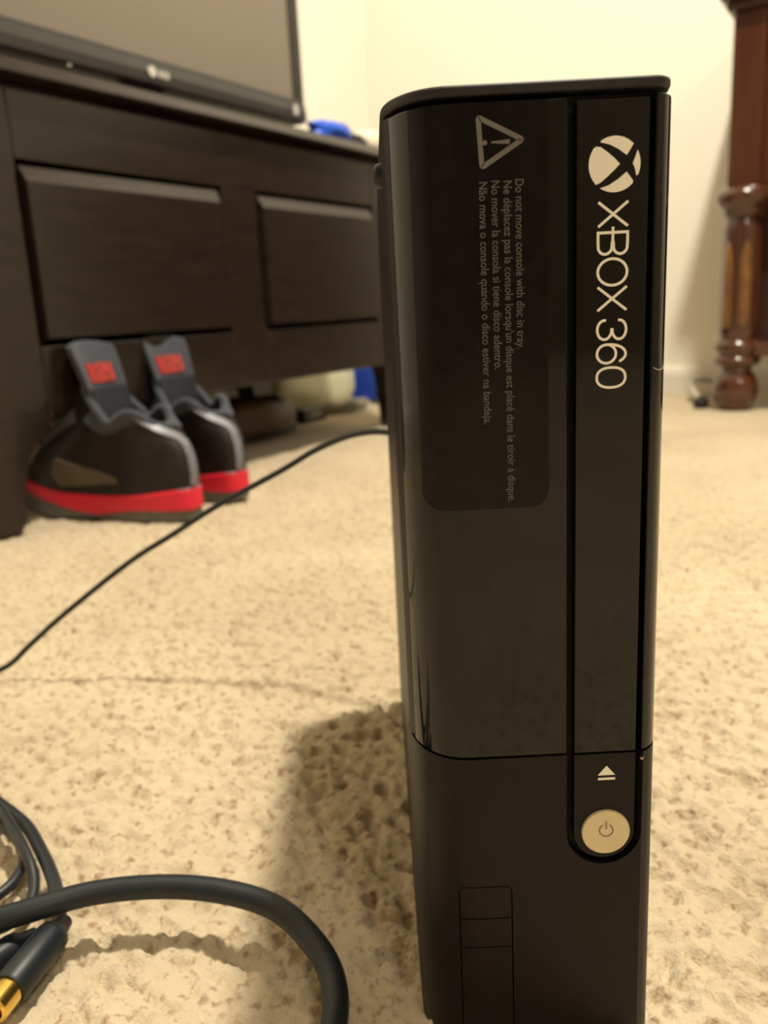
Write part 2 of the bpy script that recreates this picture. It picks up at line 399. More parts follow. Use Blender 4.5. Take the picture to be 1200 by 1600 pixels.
# port door in three leaves
g = 0.0004
def dseg(): return [(D0+g+(D1-D0-2*g)*t, prof_pt(D0+g+(D1-D0-2*g)*t)+0.0001) for t in (0,.02,.05,.1,.15,.3,.5,.7,.85,.9,.95,.98,1)]
door = empty('port_door', (0,0,0)); door.parent = con; door.matrix_parent_inverse = Matrix.Translation(-Vector(((XL+XR)/2, 0.35, 0)))
for z0, z1 in ((0.0475, None), (0.0369, 0.0471), (-0.0060, 0.0365)):
    o = fascia(dseg(), K(z0), (lambda x: door_top(x)-g) if z1 is None else K(z1), th=0.003).obj('door_leaf', M_matte); csub(o, door)
# rubber foot on the side of the casing
foot = smooth_by_angle(MB().lathe([(0.0001,0),(0.0036,0),(0.0034,0.0016),(0.0026,0.0024),(0.0001,0.0026)], n=20).obj('rubber_foot', M_rubber), 40)
foot.matrix_world = Matrix.Translation((XL+0.0001, 0.262, 0.2735)) @ Matrix.Rotation(-PI/2, 4, 'Y'); 
foot.parent = con; foot.matrix_parent_inverse = Matrix.Translation(-Vector(((XL+XR)/2, 0.35, 0)))

# --- round button
bm_ = MB().lathe([(0.0001,0),(0.0074,0),(0.0074,0.0014),(0.0072,0.0017),(0.0062,0.00175),(0.0001,0.0019)], n=48)
btn = smooth_by_angle(bm_.obj('power_button', M_button), 40)
btn.matrix_world = Matrix.Translation((0.06265, YF+0.0008, 0.0767)) @ Matrix.Rotation(PI/2, 4, 'X')
btn.parent = con; btn.matrix_parent_inverse = Matrix.Translation(-Vector(((XL+XR)/2, 0.35, 0))); btn['label'] = 'round champagne silver button'

# --- flat print: polygons and strokes in the front plane; (a, b) -> x = b, z = -a for writing that reads downwards
def flat_obj(name, polys, m, parent, y=YF-0.00012, th=0.0001, lift=None):
    mb = MB()
    for i_, P in enumerate(polys):
        k_ = (lift[i_] if lift else 0)*0.000006
        mb.add([(a, prof_pt(a)-(YF-y)-k_, b) for a, b in P], [list(range(len(P)))])
    o = mb.obj(name, m)
    cpart(o, parent)
    return o
def stroke_polys(path, wd, closed=False):
    P = [Vector(p) for p in path]; n = len(P); L = []; R = []
    for i in range(n):
        if closed: a, c = P[i-1], P[(i+1)%n]
        else: a, c = P[max(i-1,0)], P[min(i+1,n-1)]
        b = P[i]; t1 = (b-a); t2 = (c-b)
        t1 = t1.normalized() if t1.length > 1e-9 else t2.normalized(); t2 = t2.normalized() if t2.length > 1e-9 else t1
        t = (t1+t2).normalized(); nr = Vector((-t.y, t.x)); k = wd/2/max(nr.dot(Vector((-t1.y, t1.x))), 0.4)
        L.append(b+nr*k); R.append(b-nr*k)
    out = []
    for i in range(n if closed else n-1):
        j = (i+1)%n; out.append([tuple(L[i]), tuple(L[j]), tuple(R[j]), tuple(R[i])])
    return out
def arc(cx, cy, rx, ry, a0, a1, n=16):
    return [(cx+rx*math.cos(math.radians(a0+(a1-a0)*i/n)), cy+ry*math.sin(math.radians(a0+(a1-a0)*i/n))) for i in range(n+1)]

# emblem: ball cut by a curved cross (top of the emblem points right)
def en(px_, py_): return ((px_-525)/257, (437-py_)/280)
ER, EX, EZ = 0.00655, 0.06265, 0.26785
def circ(p0, p1, ccw):
    a0 = math.degrees(math.atan2(p0[1], p0[0])); a1 = math.degrees(math.atan2(p1[1], p1[0]))
    if ccw and a1 < a0: a1 += 360
    if not ccw and a1 > a0: a1 -= 360
    return arc(0, 0, 1, 1, a0, a1, 18)
polys = []
left = [en(*p) for p in ((340,635),(385,615),(450,562),(520,497),(578,437),(520,372),(450,310),(385,262),(340,257))]
polys.append(left+circ(left[-1], left[0], True)[1:-1])
top = [en(*p) for p in ((712,240),(678,300),(645,352),(560,288),(470,238),(380,215))]
polys.append(top+circ(top[-1], top[0], False)[1:-1])
bot = [en(*p) for p in ((380,672),(470,643),(560,588),(645,517),(678,560),(712,610))]
polys.append(bot+circ(bot[-1], bot[0], False)[1:-1])
len_ = [en(*p) for p in ((742,560),(728,490),(705,437),(728,375),(750,305))]
polys.append(len_+circ(len_[-1], len_[0], False)[1:-1])
def cap_tris(P):
    # fan from the mean is safe for these shapes only when convex-ish: ear clip through bmesh instead
    return P
emb = flat_obj('emblem', [[(EX+x*ER, EZ+y*ER*1.02) for x, y in P] for P in polys], M_print, con)
emb['label'] = 'pale ball emblem cut by a curved cross'
tr = emb.modifiers.new('tri', 'TRIANGULATE')

# lettering X B O X 3 6 0
B0, CH, SW = 0.0583, 0.0083, 0.00068
letters = []; lifts = []
def put(path, z0, z1, closed=False, norm=True):
    """path in unit letter box (a: 0..1 along reading, b: 0..1 up) -> (x, z)"""
    h = SW/2
    def f(a, b): return (B0+h+b*(CH-2*h), (z0-h)+a*((z1+h)-(z0-h)))
    q = stroke_polys([f(a, b) for a, b in path], SW, closed)
    letters.extend(q); lifts.extend([(lifts[-1]+1) if lifts else 0]*len(q))
put([(0,0),(1,1)], 0.25926, 0.25258); put([(0,1),(1,0)], 0.25926, 0.25258)
zB0, zB1 = 0.2518, 0.24581
put([(0,0.5),(0,1)]+[(.42,1)]+arc(.42+.22,.76,.36,.24,90,-90,10)[1:-1]+[(.42,.52)], zB0, zB1)
put([(0,0.5),(0,0)]+[(.42,0)]+arc(.42+.22,.24,.36,.24,-90,90,10)[1:-1]+[(.42,.48)], zB0, zB1)
put([(-0.26,.5),(.78,.5)], zB0, zB1)
put(arc(.5,.5,.5,.5,0,355,40)[:-1], 0.24533, 0.23800, True)
put([(0,0),(1,1)], 0.23828, 0.23162); put([(0,1),(1,0)], 0.23828, 0.23162)
put(arc(.5,.76,.5,.24,190,-80,20)+[(.42,.52)], 0.22981, 0.22419)
put(arc(.5,.25,.5,.25,168,440,22)+[(.42,.5)], 0.22981, 0.22419)
put(arc(.5,.33,.5,.33,0,355,32)[:-1], 0.22352, 0.21799, True)
put(arc(.52,.42,.52,.58,185,38,18), 0.22352, 0.21799)
put([(.5+.5*math.copysign(abs(math.cos(t))**.85, math.cos(t)), .5+.5*math.copysign(abs(math.sin(t))**.85, math.sin(t))) for t in [2*PI*i/40 for i in range(40)]], 0.21749, 0.21154, True)
let = flat_obj('lettering', letters, M_print, con, lift=lifts); let['label'] = 'pale console name printed in thin capitals and digits'

# eject mark
ej = flat_obj('eject_mark', [[(0.0601,0.0958),(0.0654,0.0958),(0.06275,0.0990)], [(0.0602,0.0942),(0.0654,0.0942),(0.0654,0.0950),(0.0602,0.0950)]], M_print, con)
ej['label'] = 'pale triangle and bar mark'
# power symbol on the button
ps = stroke_polys(arc(0.06265,0.0776,0.00205,0.00205,120,420,24), 0.00042)+stroke_polys([(0.06265,0.0780),(0.06265,0.0806)], 0.00042)
mb = MB()
for P in ps: mb.prism(P, 0, 1, lambda a, b, h: (a, YF-0.00118+(0.0001 if h else 0), b))
po = mb.obj('power_symbol', M_sym); 
po.parent = btn; po.matrix_parent_inverse = (Matrix.Translation((0.06265, YF+0.0008, 0.0767)) @ Matrix.Rotation(PI/2, 4, 'X')).inverted()

# warning sticker: film following the panel, rounded corners
S0, S1, SZ0, SZ1 = 0.0112, 0.0458, 0.1800, 0.2838
def s_lo(x, r=0.005):
    e = min(x-S0, S1-x); return SZ0+(r-math.sqrt(max(r*r-(r-e)**2, 0)) if e < r else 0)
sx = sorted(set([S0+0.005*(1-math.cos(PI/2*i/8)) for i in range(9)]+[S1-0.005*(1-math.cos(PI/2*i/8)) for i in range(9)]+[p[0] for p in PROF if S0+.005 < p[0] < S1-.005]))
stk = smooth_by_angle(fascia([(x, prof_pt(x)) for x in sx], s_lo, K(SZ1), th=-0.00002, off=0.00016).obj('warning_sticker', M_sticker), 40); cpart(stk)
stk['label'] = 'dark film sticker with a warning triangle and four lines of text'
sinv = Matrix.Translation(-Vector(((XL+XR)/2, 0.35, 0)))
# triangle pointing right, rounded
def tri_path(cx, cz, k):
    V = [Vector((0.0402, 0.2748)), Vector((0.0280, 0.2810)), Vector((0.0288, 0.2680))]
    c = sum(V, Vector((0,0)))/3
    V = [c+(v-c)*k for v in V]; out = []
    for i in range(3):
        a, b, d = V[i-1], V[i], V[(i+1)%3]
        for t in (0, .25, .5, .75, 1):
            p = b+(a-b).normalized()*0.0007; q = b+(d-b).normalized()*0.0007
            out.append(tuple((p*(1-t)+b*t)*(1-t)+(b*(1-t)+q*t)*t))
    return out
tp = stroke_polys(tri_path(0, 0, 0.90), 0.00125, True)
tp.append([(0.0316,0.2746),(0.0316,0.27425),(0.0361,0.27385),(0.0363,0.2750)])
tp.append(arc(0.0300, 0.2744, 0.00058, 0.00062, 0, 345, 12))
tri = flat_obj('warning_triangle', tp, M_tri, stk, y=YF-0.00026, th=0.00008)
tri.matrix_parent_inverse = Matrix.Identity(4)
tri['label'] = 'grey outlined triangle with an exclamation mark'
# text lines
def text_obj(s, x, z_top, z_bot, xh):
    cu = bpy.data.curves.new('text', 'FONT'); cu.body = s; cu.size = 1.0; cu.resolution_u = 3; cu.offset = 0.004
    to = bpy.data.objects.new('text', cu); C.objects.link(to)
    bpy.context.view_layer.update()
    me = bpy.data.meshes.new_from_object(to.evaluated_get(bpy.context.evaluated_depsgraph_get()))
    bpy.data.objects.remove(to); bpy.data.curves.remove(cu)
    n = len(me.vertices); co = np.empty(n*3, np.float32); me.vertices.foreach_get('co', co); co = co.reshape(-1, 3)
    a0, a1 = co[:,0].min(), co[:,0].max(); k = (z_top-z_bot)/(a1-a0)
    out = np.empty_like(co)
    out[:,0] = x+co[:,1]*xh; out[:,2] = z_top-(co[:,0]-a0)*k
    out[:,1] = [prof_pt(float(q))-0.00024 for q in out[:,0]]
    me.vertices.foreach_set('co', out.ravel()); me.update()
    me.materials.append(M_printg); me.name = 'text_line'
    o = bpy.data.objects.new('text_line', me); C.objects.link(o)
    o.parent = stk
    return o
text_obj('Do not move console with disc in tray.', 0.0375, 0.2655, 0.2233, 0.0031)
text_obj('Ne déplacez pas la console lorsqu\'un disque est placé dans le tiroir à disque.', 0.0345, 0.2652, 0.1819, 0.0031)
text_obj('No mover la consola si tiene disco adentro.', 0.0314, 0.2654, 0.2182, 0.0031)
text_obj('Não mova o console quando o disco estiver na bandeja.', 0.0283, 0.2652, 0.2037, 0.0031)

# lint on the console front
lint = tube('lint_thread', [(0.0737,YF-0.0002,0.2166),(0.0748,YF-0.0004,0.2160),(0.0758,YF-0.0004,0.2160),(0.0764,YF+0.0002,0.2166),(0.0763,YF+0.0003,0.2172)], 0.00010, M_lint, n=6)
tag(lint, 'tiny curled pale fibre stuck on the right gloss strip of the console', 'fibre')
lint2 = tube('lint_thread', [(0.0728,YF-0.0002,0.1012),(0.0732,YF-0.0005,0.1008),(0.0737,YF-0.0003,0.1013)], 0.00022, M_lint, n=6)
tag(lint2, 'reddish speck of fluff at the right groove below the gloss strip', 'fluff')

# ------------------------------------------------------------ cables
cab = tube('power_cable', [(0.0300,0.4765,0.160),(0.0240,0.486,0.1625),(0.0081,0.492,0.1638),(-0.0052,0.500,0.1638),(-0.0213,0.510,0.160),(-0.0424,0.520,0.1507),(-0.0641,0.525,0.1385),(-0.1082,0.530,0.1165),(-0.1408,0.535,0.0974),(-0.1745,0.540,0.0777),(-0.2226,0.540,0.0436),(-0.2475,0.540,0.0239),(-0.2690,0.537,0.0075),(-0.30,0.53,0.0040),(-0.36,0.51,0.0035),(-0.44,0.50,0.0035)], 0.0019, M_rubber)
tag(cab, 'thin black cable arching from behind the console down to the carpet on the left', 'cable')
thick = tube('video_cable', [(-0.26,0.262,0.008),(-0.21,0.264,0.012),(-0.1560,0.2715,0.018),(-0.1200,0.2820,0.020),(-0.0835,0.2822,0.020),(-0.0521,0.2730,0.018),(-0.0340,0.2570,0.014),(-0.0255,0.2395,0.010),(-0.0270,0.2180,0.007),(-0.040,0.190,0.0055),(-0.06,0.15,0.005)], 0.0046, M_rubber, n=20)
tag(thick, 'thick black cable curving across the carpet left of the console foot', 'cable')
c1 = tube('audio_cable', [(-0.25,0.405,0.0035),(-0.2220,0.3920,0.004),(-0.1966,0.3690,0.006),(-0.1760,0.3480,0.008),(-0.1610,0.3270,0.0095),(-0.1480,0.3070,0.010),(-0.1400,0.2920,0.009),(-0.1345,0.2780,0.0085)], 0.0029, M_rubber)
tag(c1, 'outer black cord strand curving down to the plug with the gold tip', 'cord')
c2 = tube('audio_cable', [(-0.24,0.375,0.0035),(-0.2020,0.3600,0.005),(-0.1830,0.3455,0.0065),(-0.1700,0.3300,0.007),(-0.1660,0.3170,0.006),(-0.1690,0.3050,0.005),(-0.1800,0.2950,0.004),(-0.21,0.283,0.0035)], 0.0025, M_rubber)
tag(c2, 'innermost black cord strand looping back to the left edge', 'cord')
c3 = tube('audio_cable', [(-0.23,0.383,0.0065),(-0.1990,0.3640,0.0115),(-0.1790,0.3400,0.0140),(-0.1640,0.3200,0.0130),(-0.1560,0.3070,0.0080),(-0.1540,0.2950,0.005),(-0.1580,0.2850,0.005),(-0.172,0.2760,0.0055)], 0.0023, M_rubber)
tag(c3, 'middle black cord strand between the outer strand and the small loop', 'cord')
def plug(loc, tip, r, label, gold):
    a = Vector(loc); b = Vector(tip); L = (b-a).length
    e = empty('audio_plug', a, 0, label, 'plug'); e.rotation_mode = 'QUATERNION'
    e.rotation_quaternion = (b-a).to_track_quat('Z', 'Y')
    smooth_by_angle(MB().lathe([(0.0015,-0.007),(r*.45,-0.006),(r*.6,-0.001),(r*.92,0.0015),(r,0.004),(r,L-0.001),(r*.93,L)], n=28).obj('barrel', M_rubber, e), 35)
    smooth_by_angle(MB().lathe([(r*.5,L-.001),(r*.80,L-.001),(r*.84,L+.0012),(r*.84,L+.0085),(r*.78,L+.009),(r*.60,L+.009),(r*.60,L+.002),(r*.3,L+.002)], n=28).obj('contact_ring', M_gold, e), 35)
    MB().lathe([(0.0004,L),(r*.26,L),(r*.26,L+.012),(r*.12,L+.013)], n=14).obj('contact_pin', M_gold, e, smooth=True)
    return e
plug((-0.1345,0.2750,0.0090), (-0.1412,0.2475,0.0085), 0.0066, 'black barrel plug with a gold tip at the lower left edge', True)
plug((-0.1480,0.2735,0.0060), (-0.1660,0.2500,0.0062), 0.0056, 'second black plug lying behind the one with the gold tip', True)

# ------------------------------------------------------------ media cabinet (frame s, w, z)
cabn = empty('media_cabinet', (OX, OY, 0), ANG, 'espresso brown wooden media cabinet carrying the television, raised panels in front', 'cabinet')
E0, E1, CD = -0.06, 0.922, 0.43
MB().prism([(-0.020,0.507),(-0.020,0.510),(-0.011,0.524),(-0.006,0.5255),(CD+0.01,0.5255),(CD+0.01,0.507)], E0-0.015, E1+0.015, lambda w_, z_, h: (h, w_, z_)).obj('top_board', M_wood, cabn, bevel=0.001)
MB().box((E0,0.018,0.494),(E1,0.026,0.507)).obj('cove_moulding', M_wood, cabn, bevel=0.002)
# carcass
mb = MB().box((E0,0.022,0.130),(E0+0.018,CD,0.487)).box((E1-0.018,0.022,0.130),(E1,CD,0.487)).box((E0+0.018,0.022,0.130),(E1-0.018,CD,0.148)).box((E0+0.018,CD-0.012,0.148),(E1-0.018,CD,0.487)).box((E0+.018,0.024,0.487),(E1-.018,CD,0.507))
mb.obj('carcass', M_wood, cabn)
# face frame: stiles and rails
P1, P2 = (0.053, 0.390), (0.468, 0.800); PZ = (0.213, 0.422)
for a, b in ((E0, P1[0]), (P1[1], P2[0]), (P2[1], E1)):
    MB().box((a, 0.0, 0.130), (b, 0.022, 0.497)).obj('stile', M_wood, cabn, bevel=0.002)
for a, b in (P1, P2):
    MB().box((a, 0.0, PZ[1]), (b, 0.022, 0.497)).obj('top_rail', M_wood, cabn, bevel=0.002)
    MB().box((a, 0.0, 0.130), (b, 0.022, PZ[0])).obj('bottom_rail', M_wood, cabn, bevel=0.002)
    i = 0.006; k = 0.018
    x0, x1, z0, z1 = a+i, b-i, PZ[0]+i, PZ[1]-i
    v = [(x0,0.004,z0),(x1,0.004,z0),(x1,0.004,z1),(x0,0.004,z1),(x0+.003,-0.006,z0+.003),(x1-.003,-0.006,z0+.003),(x1-.003,-0.006,z1-k),(x0+.003,-0.006,z1-k),
         (x0,0.020,z0),(x1,0.020,z0),(x1,0.020,z1),(x0,0.020,z1)]
    mesh_obj('raised_panel', v, [[4,5,6,7],[0,1,5,4],[1,2,6,5],[2,3,7,6],[3,0,4,7],[8,9,1,0],[9,10,2,1],[10,11,3,2],[11,8,0,3],[11,10,9,8]], M_wood, cabn)
# bracket legs tapering to the floor
def leg(a, b, inner, w0, w1):
    # outline in (s, z): outer edge straight, inner edge sweeping in
    if inner > 0: pts = [(a,0.0),(a+0.052,0.0),(a+0.060,0.012),(a+0.066,0.05),(a+0.078,0.09),(b-0.005,0.118),(b,0.131),(a,0.131)]
    else: pts = [(b,0.0),(b,0.131),(a,0.131),(a+0.005,0.124),(b-0.070,0.105),(b-0.062,0.07),(b-0.056,0.012),(b-0.050,0.0)]
    return MB().prism(pts, w0, w1, lambda s_, z_, h: (s_, h, z_)).obj('leg', M_wood, cabn, bevel=0.0005)
leg(E0, E0+0.115, 1, 0.0, 0.05); leg(E0, E0+0.115, 1, CD-0.05, CD)
leg(E1-0.085, E1, -1, 0.0, 0.05); leg(E1-0.085, E1, -1, CD-0.05, CD)

# ------------------------------------------------------------ television
tv = empty('television', room(0.362, 0.11, 0.5258), ANG, 'flat television with a dark bezel on the brown media cabinet', 'television')
HW, TB, TH = 0.353, 0.037, 0.47       # half width, bottom gap, height; local y=0 is w=0.11, front at w=0.08
f0 = -0.030
MB().box((-HW,f0,TB),(HW,0.012,TB+TH)).obj('housing', M_bezel, tv, bevel=0.004)
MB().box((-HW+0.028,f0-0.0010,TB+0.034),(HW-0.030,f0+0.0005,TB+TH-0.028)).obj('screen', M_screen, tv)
lb = MB().prism([(f0-0.006,TB+0.002),(f0-0.007,TB+0.016),(f0-0.003,TB+0.0335),(f0+0.001,TB+0.0335),(f0+0.001,TB+0.002)], -HW+0.002, HW-0.002, lambda w_, z_, h: (h, w_, z_)).obj('lower_bezel', M_bezel, tv, bevel=0.001)
MB().box((-HW+0.02,f0-0.0035,TB+0.0337),(HW-0.02,f0+0.001,TB+0.0365)).obj('bezel_lip', M_bezell, tv)
mb = MB(); mb.box((HW-0.030,f0-0.004,TB+0.036),(HW-0.022,f0+0.001,TB+TH-0.006)).box((HW-0.016,f0-0.002,TB+0.003),(HW-0.001,f0+0.001,TB+TH-0.006))
mb.obj('side_bezel', M_bezel, tv, bevel=0.001)
lg = MB()
lg.prism(arc(-0.012, TB+0.0165, 0.0075, 0.0072, 0, 345, 20), f0-0.0090, f0-0.006, lambda a, b, h: (a, h, b))
for a in (0.000, 0.0075, 0.0150): lg.box((a, f0-0.0085, TB+0.011), (a+0.0045, f0-0.006, TB+0.0205))
lgo = lg.obj('maker_badge', M_silver, tv); lgo['label'] = 'small silver badge with a round mark'
MB().box((HW-0.040,f0-0.0085,TB+0.010),(HW-0.028,f0-0.004,TB+0.026)).obj('corner_pale_block', M_silver, tv)  # small pale silver block at the lower right bezel corner
MB().lathe([(0.0004,-0.001),(0.0030,-0.001),(0.0026,0.002),(0.0006,0.0028)], -0.151, f0-0.002, n=14).obj('silver_bead', M_silver, tv, smooth=True).location = (0,0,TB-0.002)  # tiny silver bead just under the lower bezel
smooth_by_angle(MB().prism([(0.17*math.cos(2*PI*i/40), -0.0+0.075*math.sin(2*PI*i/40)) for i in range(40)], 0.0, 0.010).obj('stand_base', M_bezel, tv, bevel=0.002), 30)
MB().box((-0.035,-0.012,0.009),(0.035,0.010,TB+0.05)).obj('stand_neck', M_bezel, tv, bevel=0.002)

# things lying at the right end of the cabinet top
def blob(name, cx, cy, cz, rx, ry, rz, m, seed, amp=0.22, nu=40, nv=22, flat=0.0, freq=3.0):
    """crumpled soft body resting on z = cz"""
    rnd = random.Random(seed); ph = [(rnd.uniform(0,6.3), rnd.uniform(0,6.3), rnd.randint(1,5), rnd.randint(1,4)) for _ in range(7)]
    v = []; f = []
    for j in range(nv+1):
        t = PI*j/nv
        for i in range(nu):
            a = 2*PI*i/nu
            k = 1+amp*sum(math.sin(p[0]+a*p[2])*math.sin(p[1]+t*p[3]*freq/3) for p in ph)/3
            ct, st = math.cos(t), math.sin(t)
            x = rx*k*math.copysign(abs(st)**.7, st)*math.cos(a); y = ry*k*abs(st)**.7*math.sin(a)
            z = rz*k*math.copysign(abs(ct)**.8, ct)+rz*0.85
            v.append((x, y, max(z, 0)))
    for j in range(nv):
        for i in range(nu): f.append([j*nu+i, j*nu+(i+1)%nu, (j+1)*nu+(i+1)%nu, (j+1)*nu+i])
    o = mesh_obj(name, v, f, m, None, smooth=True); o.location = (cx, cy, cz)
    return o
p = room(0.742, 0.045, 0.5258)
bo = blob('snack_packet', p.x, p.y, p.z, 0.060, 0.028, 0.021, M_blue, 5, 0.18, freq=6); bo.rotation_euler = (0,0,ANG)
tag(bo, 'crumpled bright blue packet on the cabinet top beside the television', 'packet')
bk = empty('small_box', room(0.820, 0.050, 0.5258), ANG, 'small dark box on the cabinet top between the blue packet and the cream cloth', 'box')
MB().box((-0.026,-0.02,0),(0.022,0.02,0.022)).obj('body', M_blk, bk, bevel=0.002)
MB().box((-0.027,-0.021,0.022),(0.008,0.021,0.027)).obj('lid', M_greycloth, bk, bevel=0.002)
p = room(0.880, 0.055, 0.5258)
cl = blob('folded_cloth', p.x, p.y, p.z, 0.042, 0.032, 0.024, M_cloth, 9, 0.10); cl.rotation_euler = (0,0,ANG)
tag(cl, 'cream cloth heaped on the right end of the cabinet top', 'cloth')

# ------------------------------------------------------------ sneakers
def foot_ring(th):
    """plan outline of the shoe, th=0 toe, pi heel; x from 0 (heel) to L"""
    L = 0.285; c, s = math.cos(th), math.sin(th)
    x = L/2+L/2*math.copysign(abs(c)**0.85, c)
    wx = 0.040+0.0135*math.exp(-((x-0.20)/0.055)**2)-0.004*math.exp(-((x-0.115)/0.035)**2)
    y = wx*math.copysign(abs(s)**0.72, s)
    return x, y
def collar_ring(th):
    c, s = math.cos(th), math.sin(th)
    x = 0.088+0.054*c; y = 0.036*s
    z = 0.113+0.019*math.exp(-((math.acos(max(-1,min(1,c)))-2.1)/0.45)**2)+0.060*max(c,0)
    return x, y, z
def upper_pt(th, t, off=0.0):
    x0, y0 = foot_ring(th); x0 = 0.1425+(x0-0.1425)*0.965; y0 *= 0.95
    cx, cy, cz = collar_ring(th); z0 = 0.026
    k = (1+math.cos(th))/2                    # 1 at the toe
    mz = 0.096*(1-k)+0.066*k
    mx = x0-0.016*max(0,1-2*k)-0.010*k; my = y0*1.0
    mx = mx*(1-0.10*k)+cx*0.10*k
    a, b, c = (1-t)**2, 2*t*(1-t), t*t
    P = Vector((a*x0+b*mx+c*cx, a*y0+b*my+c*cy, a*z0+b*mz+c*cz))
    if off:
        e = 1e-3
        u = (upper_pt(th+e, t)-upper_pt(th-e, t)); w_ = (upper_pt(th, min(t+e,1))-upper_pt(th, max(t-e,0)))
        n = u.cross(w_)
        if n.length > 0:
            n.normalize()
            if n.dot(Vector((math.cos(th), math.sin(th), 0.25))) < 0: n = -n
            P = P+n*off
    return P
def sneaker(loc, ang, label, side):
    e = empty('sneaker', loc, ang, label, 'shoe', None); e.scale = (1.10, 0.93, 1.0)
    N = 64
    # outsole
    def slab(zlo, zhi, k):
        v = []; f = []
        for i in range(N):
            x, y = foot_ring(2*PI*i/N); x = 0.1425+(x-0.1425)*k; y *= k+0.01; v.append((x, y, zlo(x))); 
        for i in range(N):
            x, y = foot_ring(2*PI*i/N); x = 0.1425+(x-0.1425)*k; y *= k+0.01; v.append((x, y, zhi(x)))
        f = [list(range(N))[::-1], list(range(N, 2*N))]+[[i,(i+1)%N,(i+1)%N+N,i+N] for i in range(N)]
        return v, f
    wave = lambda x: 0.014-0.009*math.exp(-((x-0.125)/0.040)**2)+0.022*max(0,(x-0.155)/0.115)**1.2
    v, f = slab(lambda x: 0.0+0.010*max(0,(x-0.22)/0.065)**2+0.004*max(0,(0.02-x)/0.02), lambda x: wave(x)+0.001, 0.985)
    o = mesh_obj('outsole', v, f, M_sgrey, e, bevel=0.002); smooth_by_angle(o, 30)
    v, f = slab(wave, lambda x: 0.034+0.008*max(0,(0.06-x)/0.06)-0.004*math.exp(-((x-0.12)/0.05)**2)+0.016*max(0,(x-0.17)/0.115), 1.0)
    o = mesh_obj('midsole', v, f, M_sred, e, bevel=0.003, bseg=3); smooth_by_angle(o, 30)
    # upper
    T_ = 18; v = []; f = []
    for j in range(T_+1):
        for i in range(N): v.append(upper_pt(2*PI*i/N, j/T_))
    for j in range(T_):
        for i in range(N): f.append([j*N+i, j*N+(i+1)%N, (j+1)*N+(i+1)%N, (j+1)*N+i])
    # inside lining ring down to the insole
    mesh_obj('upper', v, f, M_sblack, e, smooth=True)
    v = []; f = []
    for j, (k, dz) in enumerate(((1.0,0.0),(0.88,-0.004),(0.86,-0.04),(0.9,-0.075))):
        for i in range(N):
            x, y, z = collar_ring(2*PI*i/N); v.append((0.088+(x-0.088)*k, y*k, z+dz))
    for j in range(3):
        for i in range(N): f.append([j*N+i, j*N+(i+1)%N, (j+1)*N+(i+1)%N, (j+1)*N+i])
    f.append([3*N+i for i in range(N)])
    mesh_obj('lining', v, f, M_slin, e, smooth=True)
    ring = [collar_ring(2*PI*i/28) for i in range(28)]
    v, f = tube_data([ring[i % 28] for i in range(29)], 0.0052, n=10, sub=3)
    mesh_obj('padded_collar', v, f, M_sblue, e, smooth=True)
    # quarter flap running up beside the tongue on both sides (slate knit)
    def ribbon(name, pts, wd, m, off=0.0022, th_dir=0):
        """pts: list of (theta, t, half width); ribbon laid on the upper"""
        Vv = []; n = len(pts)
        C0 = [upper_pt(a, b, off) for a, b, _ in pts]
        for i in range(n):
            tdir = (C0[min(i+1,n-1)]-C0[max(i-1,0)]).normalized()
            a, b, hw = pts[i]
            nrm = (upper_pt(a, b, off*2)-upper_pt(a, b, 0)).normalized(); sd = tdir.cross(nrm).normalized()
            Vv += [C0[i]+sd*hw, C0[i]-sd*hw, C0[i]-sd*hw-nrm*0.003, C0[i]+sd*hw-nrm*0.003]
        F = []
        for i in range(n-1):
            for k in range(4): F.append([i*4+k, i*4+(k+1)%4, i*4+4+(k+1)%4, i*4+4+k])
        F += [[3,2,1,0],[4*n-4,4*n-3,4*n-2,4*n-1]]
        return smooth_by_angle(mesh_obj(name, Vv, F, m, e, bevel=0.0008), 40)
    s = side
    ribbon('heel_stripe', [(PI-0.95*s, 0.985, 0.0050),(PI-0.70*s, 0.94, 0.0056),(PI-0.45*s, 0.88, 0.0060),(PI-0.22*s, 0.81, 0.0062),(PI-0.07*s, 0.73, 0.0062)]+[(PI-0.02*s, 0.65-0.065*i, 0.0062) for i in range(9)], 0, M_strim, off=0.0022)
    ribbon('heel_foot_trim', [(PI+s*(-0.40+0.12*i), 0.09, 0.0032) for i in range(11)], 0, M_strim, off=0.0020)
    ribbon('collar_trim', [(PI-1.0*s-0.12*s*i, 0.93, 0.0075) for i in range(9)], 0, M_sblue, off=0.0026)
    ribbon('collar_trim', [(PI+0.30*s+0.16*s*i, 0.92, 0.0065) for i in range(9)], 0, M_sblue, off=0.0026)
    ribbon('side_patch', [(PI-s*(1.25+0.09*i), 0.20+0.018*i, 0.0035+0.0024*i) for i in range(7)]+[(PI-s*1.84, 0.26, 0.004)], 0, M_stan, off=0.0026)
    # eyestay panels beside the tongue
    for q in (1, -1):
        ribbon('eyestay', [(q*(0.55+0.06*i), 0.55+0.045*i, 0.0085) for i in range(8)], 0, M_sblue, off=0.0030)
    # tongue: padded slab curving up and forward, wider at its top
    Vt = []; Ft = []; nz, ny = 12, 8
    for j in range(nz+1):
        t = j/nz; z = 0.095+0.122*t; xc = 0.110+0.020*t+0.012*t*t; hw = 0.027+0.010*t
        if t > .92: hw *= 0.93
        for k in range(ny+1):
            u = -1+2*k/ny; Vt.append((xc-0.011*u*u, hw*u, z-0.006*u*u*t))
    for j in range(nz+1):
        t = j/nz; z = 0.095+0.122*t; xc = 0.110+0.020*t+0.012*t*t+0.011; hw = 0.027+0.010*t
        if t > .92: hw *= 0.93
        for k in range(ny+1):
            u = -1+2*k/ny; Vt.append((xc-0.011*u*u, hw*u, z-0.006*u*u*t))
    o_ = (nz+1)*(ny+1)
